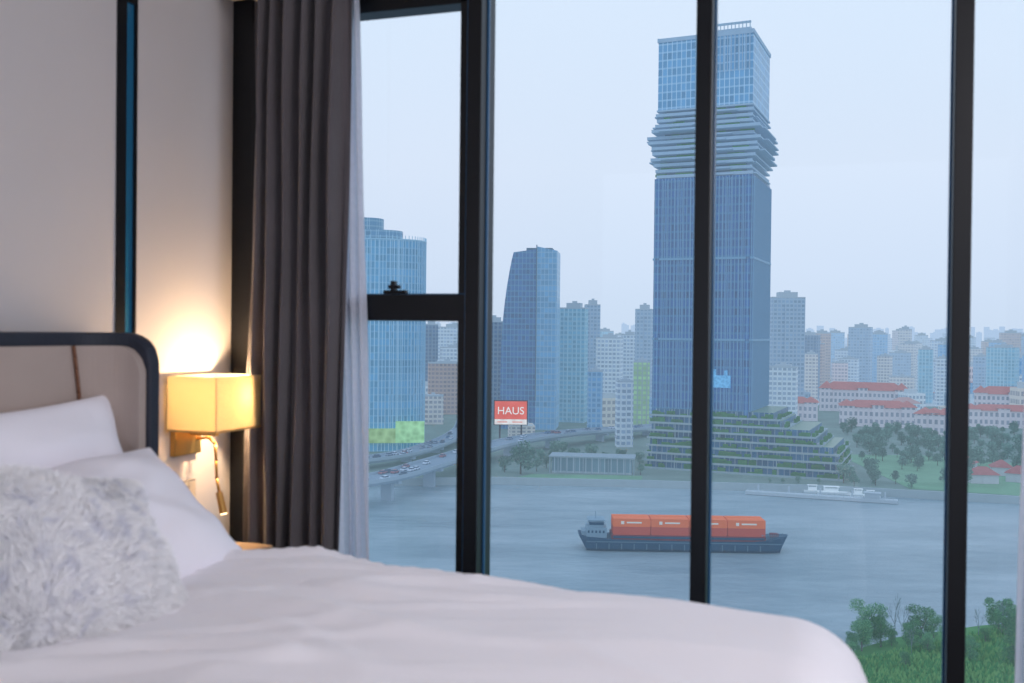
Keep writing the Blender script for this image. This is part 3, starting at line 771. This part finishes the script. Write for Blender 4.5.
while cnt < 298 and tries < 60000:
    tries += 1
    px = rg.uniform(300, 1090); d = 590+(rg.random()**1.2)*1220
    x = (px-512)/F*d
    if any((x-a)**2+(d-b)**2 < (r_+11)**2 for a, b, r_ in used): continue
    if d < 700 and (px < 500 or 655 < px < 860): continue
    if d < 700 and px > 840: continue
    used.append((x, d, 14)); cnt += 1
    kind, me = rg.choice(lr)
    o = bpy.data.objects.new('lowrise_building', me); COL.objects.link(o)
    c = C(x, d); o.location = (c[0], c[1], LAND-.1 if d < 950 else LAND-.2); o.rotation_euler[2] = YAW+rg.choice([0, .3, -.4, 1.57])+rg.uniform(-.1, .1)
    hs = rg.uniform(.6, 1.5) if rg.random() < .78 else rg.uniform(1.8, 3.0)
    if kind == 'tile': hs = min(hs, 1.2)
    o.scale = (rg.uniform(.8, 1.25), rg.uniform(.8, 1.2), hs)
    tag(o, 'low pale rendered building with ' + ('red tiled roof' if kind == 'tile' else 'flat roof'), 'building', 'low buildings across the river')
print('lowrise', cnt)
far = MB(); rg = random.Random(3)
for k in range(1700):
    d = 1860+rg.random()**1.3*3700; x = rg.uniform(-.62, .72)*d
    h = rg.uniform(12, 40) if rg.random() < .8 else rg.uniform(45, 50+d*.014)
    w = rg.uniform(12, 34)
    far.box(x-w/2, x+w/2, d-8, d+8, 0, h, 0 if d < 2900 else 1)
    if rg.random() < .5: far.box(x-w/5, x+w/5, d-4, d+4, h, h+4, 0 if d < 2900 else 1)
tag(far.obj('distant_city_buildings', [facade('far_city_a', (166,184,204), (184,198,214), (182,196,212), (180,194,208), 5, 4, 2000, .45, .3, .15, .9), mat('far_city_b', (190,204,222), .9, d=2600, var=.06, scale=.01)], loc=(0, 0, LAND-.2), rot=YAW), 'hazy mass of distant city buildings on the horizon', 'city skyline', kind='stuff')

# red advertising screen with lettering
e = place('advertising_screen', 511.5, 600, rot=0, label='red and white illuminated advertising screen lettered HAUS', cat='billboard')
MB().box(-10.3, 10.3, -.6, .6, 11, 26).box(-7, -6, .6, 1.2, 0, 25).box(6, 7, .6, 1.2, 0, 25).obj('screen_frame', mat('screen_frame', (90,96,108), .6, d=560), parent=e)
MB().box(-9.7, 9.7, -.8, -.6, 14.6, 25.4).obj('lit_panel', glow('red_screen', (208,92,84), .9, .12, 1.3), parent=e)
M_white = glow('white_letters', (240,236,236), .85)
MB().box(-9.7, 9.7, -.8, -.6, 11.4, 14.5).box(-8, -2, -.85, -.8, 12.6, 13.2, 1).box(1, 7, -.85, -.8, 12.6, 13.2, 1).obj('lower_panel', [glow('white_panel', (226,214,216), .85, .3), glow('red_stripe', (208,120,112), .85)], parent=e)
def text(s, size, loc, m, parent):
    cu_ = bpy.data.curves.new('lettering', 'FONT'); cu_.body = s; cu_.size = size; cu_.extrude = .05; cu_.align_x = 'CENTER'
    tmp = bpy.data.objects.new('tmp_text', cu_); COL.objects.link(tmp)
    bpy.context.view_layer.update()
    me = bpy.data.meshes.new_from_object(tmp.evaluated_get(bpy.context.evaluated_depsgraph_get()))
    bpy.data.objects.remove(tmp)
    me.materials.clear(); me.materials.append(m)
    o = bpy.data.objects.new('lettering', me); COL.objects.link(o); o.parent = parent; o.location = loc; o.rotation_euler = (math.pi/2, 0, 0); return o
text('HAUS', 6.4, (0, -.95, 17.6), M_white, e)

cars = []
for nm, c in (('w', (190,202,214)), ('g', (142,158,174)), ('r', (156,130,140)), ('k', (112,128,144)), ('b', (120,146,172))):
    mc = mat('car_paint_'+nm, c, .4, d=430, var=.03); mg = bpy.data.materials.get('car_glass') or mat('car_glass', (104,122,140), .2, d=430)
    mb = MB().box(-2.2, 2.2, -.9, .9, .3, .95).prism([(-1.4, -.8), (1.1, -.8), (1.1, .8), (-1.4, .8)], .95, 1.5, 1).box(-1.1, .8, -.75, .75, 1.5, 1.56)
    for sx in (-1.4, 1.4):
        for sy in (-.92, .92): mb.cyl(0, 0, -.12, .12, .33, n=10, mi=1, M=Matrix.Translation((sx, sy, .33)) @ Matrix.Rotation(math.pi/2, 4, 'X'))
    cars.append(mb.data('car', [mc, mg]))
CN = ['white', 'grey', 'dark red', 'black', 'blue']
rg = random.Random(21)
for N, w in ((N1, 15), (N2, 12)):
    for i in range(3, len(N)-3):
        for lane in (-.33, -.1, .12, .34):
            if rg.random() < .15:
                p, t, n = N[i]; q = p+n*(lane*w)
                ci = rg.choice([0, 0, 1, 1, 2, 3, 4]); o = bpy.data.objects.new('car', cars[ci]); COL.objects.link(o)
                c = C(q.x, q.y); o.location = (c[0], c[1], q.z+.05); o.rotation_euler[2] = YAW+math.atan2(t.y, t.x)+(math.pi if lane > 0 else 0)
                tag(o, '%s car driving along the elevated road' % CN[ci], 'car', 'road traffic')

# ------------------------------------------------------------------ container barge
BD = 322; bx = 172/F*BD
barge = empty('container_barge', (*C(bx, BD), WATER), YAW+math.radians(-1.5)); tag(barge, 'long dark river barge loaded with orange containers', 'barge')
M_hull = mat('barge_hull', (68,96,118), .6, d=320, var=.2, scale=.3)
M_hull2 = mat('barge_red_band', (116,88,100), .6, d=320, var=.2, scale=.3)
M_sup = mat('barge_cabin', (124,148,164), .6, d=320, var=.15, scale=.5)
stn = [(-33.5, .7, 5.0), (-31, .95, 4.4), (-24, 1, 3.9), (0, 1, 3.6), (22, 1, 3.7), (27, .95, 4.2), (31, .7, 4.7), (34, .12, 5.2)]
mb = MB(); hwid = 5.6
for i, (x, s, z) in enumerate(stn):
    b_ = hwid*s; xo = (3 if i == 0 else (-3 if i == len(stn)-1 else 0))
    mb.v += [(x+xo, -b_*.8, 0.02), (x+xo*.7, -b_, 1.0), (x, -b_, z), (x, b_, z), (x+xo*.7, b_, 1.0), (x+xo, b_*.8, 0.02)]
for i in range(len(stn)-1):
    for k in range(5): mb.f.append((i*6+k, (i+1)*6+k, (i+1)*6+k+1, i*6+k+1)); mb.m.append(0)
mb.f += [(0, 1, 2, 3, 4, 5), tuple((len(stn)-1)*6+k for k in reversed(range(6)))]; mb.m += [0, 0]
mb.box(-31, 31, -5.75, -5.5, 3.0, 3.3, 1)
for k in range(14): mb.box(-28+k*4, -27.7+k*4, -5.8, -5.6, .8, 2.6, 1)
mb.obj('hull', [M_hull, mat('hull_rubbing_strake', (96,122,140), .6, d=320)], parent=barge)
MB().box(-23, 26, -5.0, 5.0, 3.4, 5.2).box(-22.5, 25.5, -5.15, -5, 4.3, 4.9, 1).box(28.5, 31, -1, 1, 4.2, 5.6).obj('hold_coaming', [M_hull2, M_hull], parent=barge)
sp = MB().box(-31, -24.5, -4, 4, 4.0, 7.2).box(-30, -25.5, -3.2, 3.2, 7.2, 9.4).box(-30.6, -25, -3.8, 3.8, 9.4, 9.7).box(-32.5, -31, -3, 3, 4.2, 6).box(-30.05, -25.4, -3.25, 3.25, 8.0, 8.9, 1).box(-28, -27.8, -.1, .1, 9.6, 12)
for k in range(5): sp.box(-30.6+k*1.2, -30.0+k*1.2, -4.05, -3.9, 5.6, 6.4, 1)
sp.obj('wheelhouse', [M_sup, M_hull], parent=barge)
rl = MB()
for k in range(12): rl.box(25+k*.65, 25.1+k*.65, -4.6+k*.3, -4.5+k*.3, 3.9, 6)
rl.box(24.6, 33, -4.6, -4.5, 5.6, 5.7)
rl.obj('bow_rail', M_sup, parent=barge)
M_or = mat('orange_container', (224,126,102), .6, d=320, var=.1, scale=.2)
M_or2 = mat('red_container', (184,104,100), .6, d=320, var=.1, scale=.2)
M_lab = mat('container_label', (236,206,196), .6, d=320, var=.02)
def cont(m, lab):
    mb = MB().box(-5.9, 5.9, -1.15, 1.15, .05, 2.55)
    for k in range(22): mb.box(-5.7+k*.53, -5.45+k*.53, -1.2, -1.14, .2, 2.4).box(-5.7+k*.53, -5.45+k*.53, 1.14, 1.2, .2, 2.4)
    for sx in (-6.0, 5.85):
        for sy in (-1.2, 1.05): mb.box(sx, sx+.15, sy, sy+.15, 0, 2.6)
    for sy in (-1.2, 1.05): mb.box(-6, 6, sy, sy+.15, 2.45, 2.6).box(-6, 6, sy, sy+.15, 0, .15)
    if lab: mb.box(-1.6, 3.2, -1.24, -1.2, 1.1, 1.6, 1).box(-3.4, -2.4, -1.24, -1.2, .8, 1.8, 1)
    return mb.data('shipping_container', [m, M_lab])
cm = [cont(M_or, 1), cont(M_or2, 0)]
for lay in range(2):
    for ix, x in enumerate((-16.6, -4.4, 7.8, 20.0)):
        for iy, y in enumerate((-3.2, -.6, 2.2)):
            o = bpy.data.objects.new('shipping_container', cm[0 if lay == 1 else 1]); COL.objects.link(o)
            o.matrix_world = barge.matrix_basis @ Matrix.Translation((x, y, 5.22+lay*2.62))
            tag(o, '%s corrugated shipping container stacked on the barge' % ('orange' if lay == 1 else 'dark red'), 'shipping container', 'containers on the barge')

# pier and small boats
e = place('floating_pier', 822, 424, base=WATER, rot=-3, label='long low pale floating pier with railings beside the quay', cat='pier')
pr = MB().box(-31, 31, -2.4, 2.4, .2, 1.5).box(18, 24, -1.8, 1.8, 1.5, 3.8).box(17.5, 24.5, -2.2, 2.2, 3.8, 4.1)
for k in range(16): pr.box(-29.7+k*3.93, -29.5+k*3.93, -2.3, -2.1, 1.5, 2.7)
pr.box(-30, 30, -2.3, -2.2, 2.6, 2.75)
for k in range(5): pr.cyl(-26+k*13, 2.6, 0, 4.0, .4, n=8)
pr.obj('deck', mat('pier_deck', (164,178,188), .8, d=425), parent=e)
M_boat = mat('boat_white', (214,220,228), .4, d=430, var=.04)
for px, d, l in ((836, 450, 14), (816, 454, 9), (862, 444, 8), (874, 440, 7)):
    e = place('motor_boat', px, d-14, base=WATER, rot=10, label='small white motor boat moored near the pier', cat='boat', group='moored boats')
    mb = MB()
    for x, s in ((-l/2, .8), (0, 1), (l*.3, .8), (l/2, .05)):
        b_ = l*.15*s; mb.v += [(x, -b_*.6, .02), (x, -b_, 1.2), (x, b_, 1.2), (x, b_*.6, .02)]
    for i in range(3):
        for k in range(3): mb.f.append((i*4+k, (i+1)*4+k, (i+1)*4+k+1, i*4+k+1)); mb.m.append(0)
    mb.f += [(0, 1, 2, 3), (15, 14, 13, 12)]; mb.m += [0, 0]
    mb.obj('hull', M_boat, parent=e)
    MB().box(-l*.3, l*.12, -l*.1, l*.1, 1.1, 2.6).box(-l*.32, l*.16, -l*.11, l*.11, 3.3, 3.5).box(-l*.3, -l*.28, -l*.1, l*.1, 2.6, 3.3).box(l*.1, l*.12, -l*.1, l*.1, 2.6, 3.3).obj('cabin', M_boat, parent=e)

# ------------------------------------------------------------------ trees
def blob_tree(seed, h, near):
    r = random.Random(seed)
    tk = MB(); tk.cyl(0, 0, 0, h*.4, h*.028, h*.016, n=7)
    tips = []
    for k in range(7):
        a = r.uniform(0, 6.28); rr_ = r.uniform(.1, .28)*h; b = Vector((math.cos(a)*rr_, math.sin(a)*rr_, h*r.uniform(.4, .8))); a_ = Vector((0, 0, h*r.uniform(.25, .39)))
        tk.cyl(0, 0, 0, (b-a_).length, h*.012, h*.004, n=5, M=Matrix.Translation(a_) @ (b-a_).to_track_quat('Z', 'Y').to_matrix().to_4x4()); tips.append(b)
    cn = MB()
    nleaf = 5200 if near else 900
    sz = h*(.016 if near else .045)
    cl = [t+Vector((0, 0, h*.03)) for t in tips]+[Vector((r.uniform(-.24, .24)*h, r.uniform(-.24, .24)*h, h*r.uniform(.2, .88))) for _ in range(12)]
    rad = [h*r.uniform(.12, .21) for _ in cl]
    for k in range(nleaf):
        i = r.randrange(len(cl)); dv_ = Vector([r.gauss(0, 1) for _ in range(3)]).normalized()*rad[i]*r.uniform(.55, 1.1); dv_.z *= .8
        p = cl[i]+dv_; u = Vector([r.gauss(0, 1) for _ in range(3)]).normalized(); v = u.orthogonal().normalized()*sz*.7; u = u*sz
        b0 = len(cn.v); cn.v += [tuple(p-u), tuple(p-v), tuple(p+u), tuple(p+v)]; cn.f.append((b0, b0+1, b0+2, b0+3)); cn.m.append(r.randrange(2))
    return tk, cn
def leafmats(tagname, a, b, d):
    return [mat('leaf_%s_a' % tagname, a, .9, d=d, var=.3, scale=.8), mat('leaf_%s_b' % tagname, b, .9, d=d, var=.3, scale=.8)]
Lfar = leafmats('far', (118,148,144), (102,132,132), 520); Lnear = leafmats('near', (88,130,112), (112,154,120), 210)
M_bark = mat('bark', (110,114,116), .9, d=300)
def tree_set(near, mats, hs):
    out = []
    for i, h in enumerate(hs):
        tk, cn = blob_tree(100+i+(50 if near else 0), h, near); out.append((tk.data('trunk', M_bark), cn.data('foliage', mats)))
    return out
TF = tree_set(False, Lfar, (9, 11, 8)); TN = tree_set(True, Lnear, (9, 8, 6))
def add_tree(S, i, x, d, base, sc, r, label, group):
    e = empty('tree', (*C(x, d), base), r); e.scale = (sc, sc, sc*1.0)
    for nm, me in zip(('trunk', 'foliage'), S[i]):
        o = bpy.data.objects.new(nm, me); COL.objects.link(o); o.parent = e
    tag(e, label, 'tree', group)
rg = random.Random(5)
k = 0; placed = []
while k < 125:
    px = rg.uniform(845, 1040); d = rg.uniform(500, 700) if rg.random() < .87 else rg.uniform(440, 500)
    x = (px-512)/F*d
    if any((x-a)**2+(d-b)**2 < (7 if r_ < 20 else r_-7)**2 for a, b, r_ in used) or any((x-a)**2+(d-b)**2 < 40 for a, b in placed): 
        k += .1; continue
    k += 1; placed.append((x, d))
    add_tree(TF, rg.randrange(3), x, d, LAND, rg.uniform(.6, 1.05), rg.uniform(0, 6), 'leafy green park tree on the far bank', 'trees in the riverside park')
cand = [(522, 470, 1.5), (506, 476, .9), (538, 480, .9), (548, 492, .7), (642, 472, .7)]
for _ in range(26): cand.append((rg.uniform(530, 645), rg.uniform(504, 550), rg.uniform(.6, .9)))
for _ in range(8): cand.append((rg.uniform(750, 835), rg.uniform(449, 451), rg.uniform(.25, .35)))
for px, d, s in cand:
    x = (px-512)/F*d
    if any((x-a)**2+(d-b)**2 < 34 for a, b in placed): continue
    placed.append((x, d))
    add_tree(TF, rg.randrange(3), x, d, LAND, s, rg.uniform(0, 6), 'leafy green tree beside the quay road', 'trees along the quay')
NB = WATER+1.2
for px, d, s in [(872, 222, 1.1), (885, 219, .95), (858, 214, .8), (925, 222, 1.0), (938, 226, .9), (910, 205, .6), (850, 206, .7), (955, 214, .7), (1003, 232, 1.0), (1016, 230, 1.1), (990, 222, .6), (975, 210, .6), (1022, 206, .8),
                 (866, 216, .8), (916, 218, .7), (1010, 226, .8), (762, 193, .8), (745, 190, .6), (1040, 232, 1.2), (1060, 220, 1.2), (1080, 236, 1.0), (842, 200, .6), (896, 220, .6), (932, 214, .6)]:
    add_tree(TN, rg.randrange(3), (px-512)/F*d, d, NB, s, rg.uniform(0, 6), 'leafy green tree on the near bank', 'trees on the near bank')
M_twig = mat('pale_twigs', (118,136,142), .9, d=220)
def bare(seed, h):
    r = random.Random(seed); mb = MB()
    def br(p, dvec, l, rad, n):
        q = p+dvec*l
        mb.cyl(0, 0, 0, l, rad, rad*.6, n=5, M=Matrix.Translation(p) @ dvec.to_track_quat('Z', 'Y').to_matrix().to_4x4())
        if n:
            for _ in range(4): br(p+dvec*l*r.uniform(.55, 1), (dvec+Vector([r.gauss(0, .42) for _ in range(3)])+Vector((0, 0, .15))).normalized(), l*.62, rad*.55, n-1)
    br(Vector((0, 0, 0)), Vector((0, 0, 1)), h*.42, h*.013, 3)
    return mb.data('bare_branches', M_twig)
BT = bare(1, 9)
for px, d, s in [(899, 226, 1.35), (908, 224, 1.1), (1006, 228, 1.2), (983, 226, 1.0), (1014, 236, 1.0), (916, 214, .8)]:
    x = (px-512)/F*d
    o = bpy.data.objects.new('bare_tree', BT); COL.objects.link(o); o.location = (*C(x, d), NB); o.rotation_euler[2] = rg.uniform(0, 6); o.scale = (s*.7, s*.7, s)
    tag(o, 'slender nearly leafless young tree on the near bank', 'tree', 'bare young trees')
gt = MB(); rg = random.Random(8)
for k in range(9000):
    px = rg.uniform(830, 1060); d = rg.uniform(191.5, 232); x = (px-512)/F*d
    if d > 200+(px-830)*.16+4: continue
    s = rg.uniform(.4, 1.5); a = rg.uniform(0, 6.28); b0 = len(gt.v)
    gt.v += [(x-s*math.cos(a)*.5, d-s*math.sin(a)*.5, NB), (x+s*math.cos(a)*.5, d+s*math.sin(a)*.5, NB), (x+rg.uniform(-.3, .3), d, NB+s)]; gt.f.append((b0, b0+1, b0+2)); gt.m.append(rg.randrange(2))
tag(gt.obj('riverside_grass', [mat('grass_a', (96,148,108), .9, d=200), mat('grass_b', (122,164,116), .9, d=200)], rot=YAW), 'rough tall grass on the near bank', 'grass', kind='stuff')
tag(poly_obj('riverside_path', [(60, 186), (110, 187), (110, 190), (60, 189)], NB, NB+.25, mat('path_concrete', (180,188,190), .8, d=200)), 'pale concrete path through the grass', 'path')

# ------------------------------------------------------------------ sky + lights
w = bpy.data.worlds.new('sky'); scene.world = w; w.use_nodes = True
nt = w.node_tree; bg = nt.nodes['Background']
tc = nd(nt, 'ShaderNodeTexCoord'); sp_ = nd(nt, 'ShaderNodeSeparateXYZ'); nt.links.new(tc.outputs['Generated'], sp_.inputs[0])
r = nd(nt, 'ShaderNodeValToRGB'); nt.links.new(sp_.outputs[2], r.inputs[0])
cr_ = r.color_ramp; cr_.elements[0].position = 0; cr_.elements[0].color = lin((192,204,221))+(1,)
cr_.elements[1].position = .6; cr_.elements[1].color = lin((194,212,236))+(1,)
for pos, c in ((.06, (200,210,227)), (.16, (208,216,231)), (.33, (208,220,236))):
    el = cr_.elements.new(pos); el.color = lin(c)+(1,)
n = nd(nt, 'ShaderNodeTexNoise'); n.inputs['Scale'].default_value = 2.2; n.inputs['Detail'].default_value = 3; nt.links.new(tc.outputs['Generated'], n.inputs['Vector'])
f = math_n(nt, 'MULTIPLY', n.outputs[0], .25)
nt.links.new(mixc(nt, f, r.outputs[0], lin((226,219,229))+(1,)), bg.inputs[0]); bg.inputs[1].default_value = 1.24

def area(name, loc, target, size, power, color):
    L = bpy.data.lights.new(name, 'AREA'); L.size = size; L.energy = power; L.color = color
    o = bpy.data.objects.new(name, L); COL.objects.link(o); o.location = loc
    o.rotation_euler = (Vector(target)-Vector(loc)).to_track_quat('-Z', 'Y').to_euler(); return o
area('room_fill_light', (1.4, .9, 2.45), (-.3, 1.6, .6), 1.2, 52, (1, .925, .94))  # added fill light to brighten the bed, no fixture modelled

# ------------------------------------------------------------------ camera
cam = bpy.data.cameras.new('camera'); cam.sensor_width = 36; cam.lens = F*36/1024; cam.clip_end = 20000; cam.clip_start = .05
cam.dof.use_dof = True; cam.dof.focus_distance = 60; cam.dof.aperture_fstop = 4.2
co = bpy.data.objects.new('camera', cam); COL.objects.link(co)
pitch = math.radians(90-.58)
co.matrix_world = Matrix.Translation((0, 0, EYE)) @ Matrix.Rotation(YAW, 4, 'Z') @ Matrix.Rotation(pitch, 4, 'X') @ Matrix.Rotation(math.radians(.6), 4, 'Z')
scene.camera = co
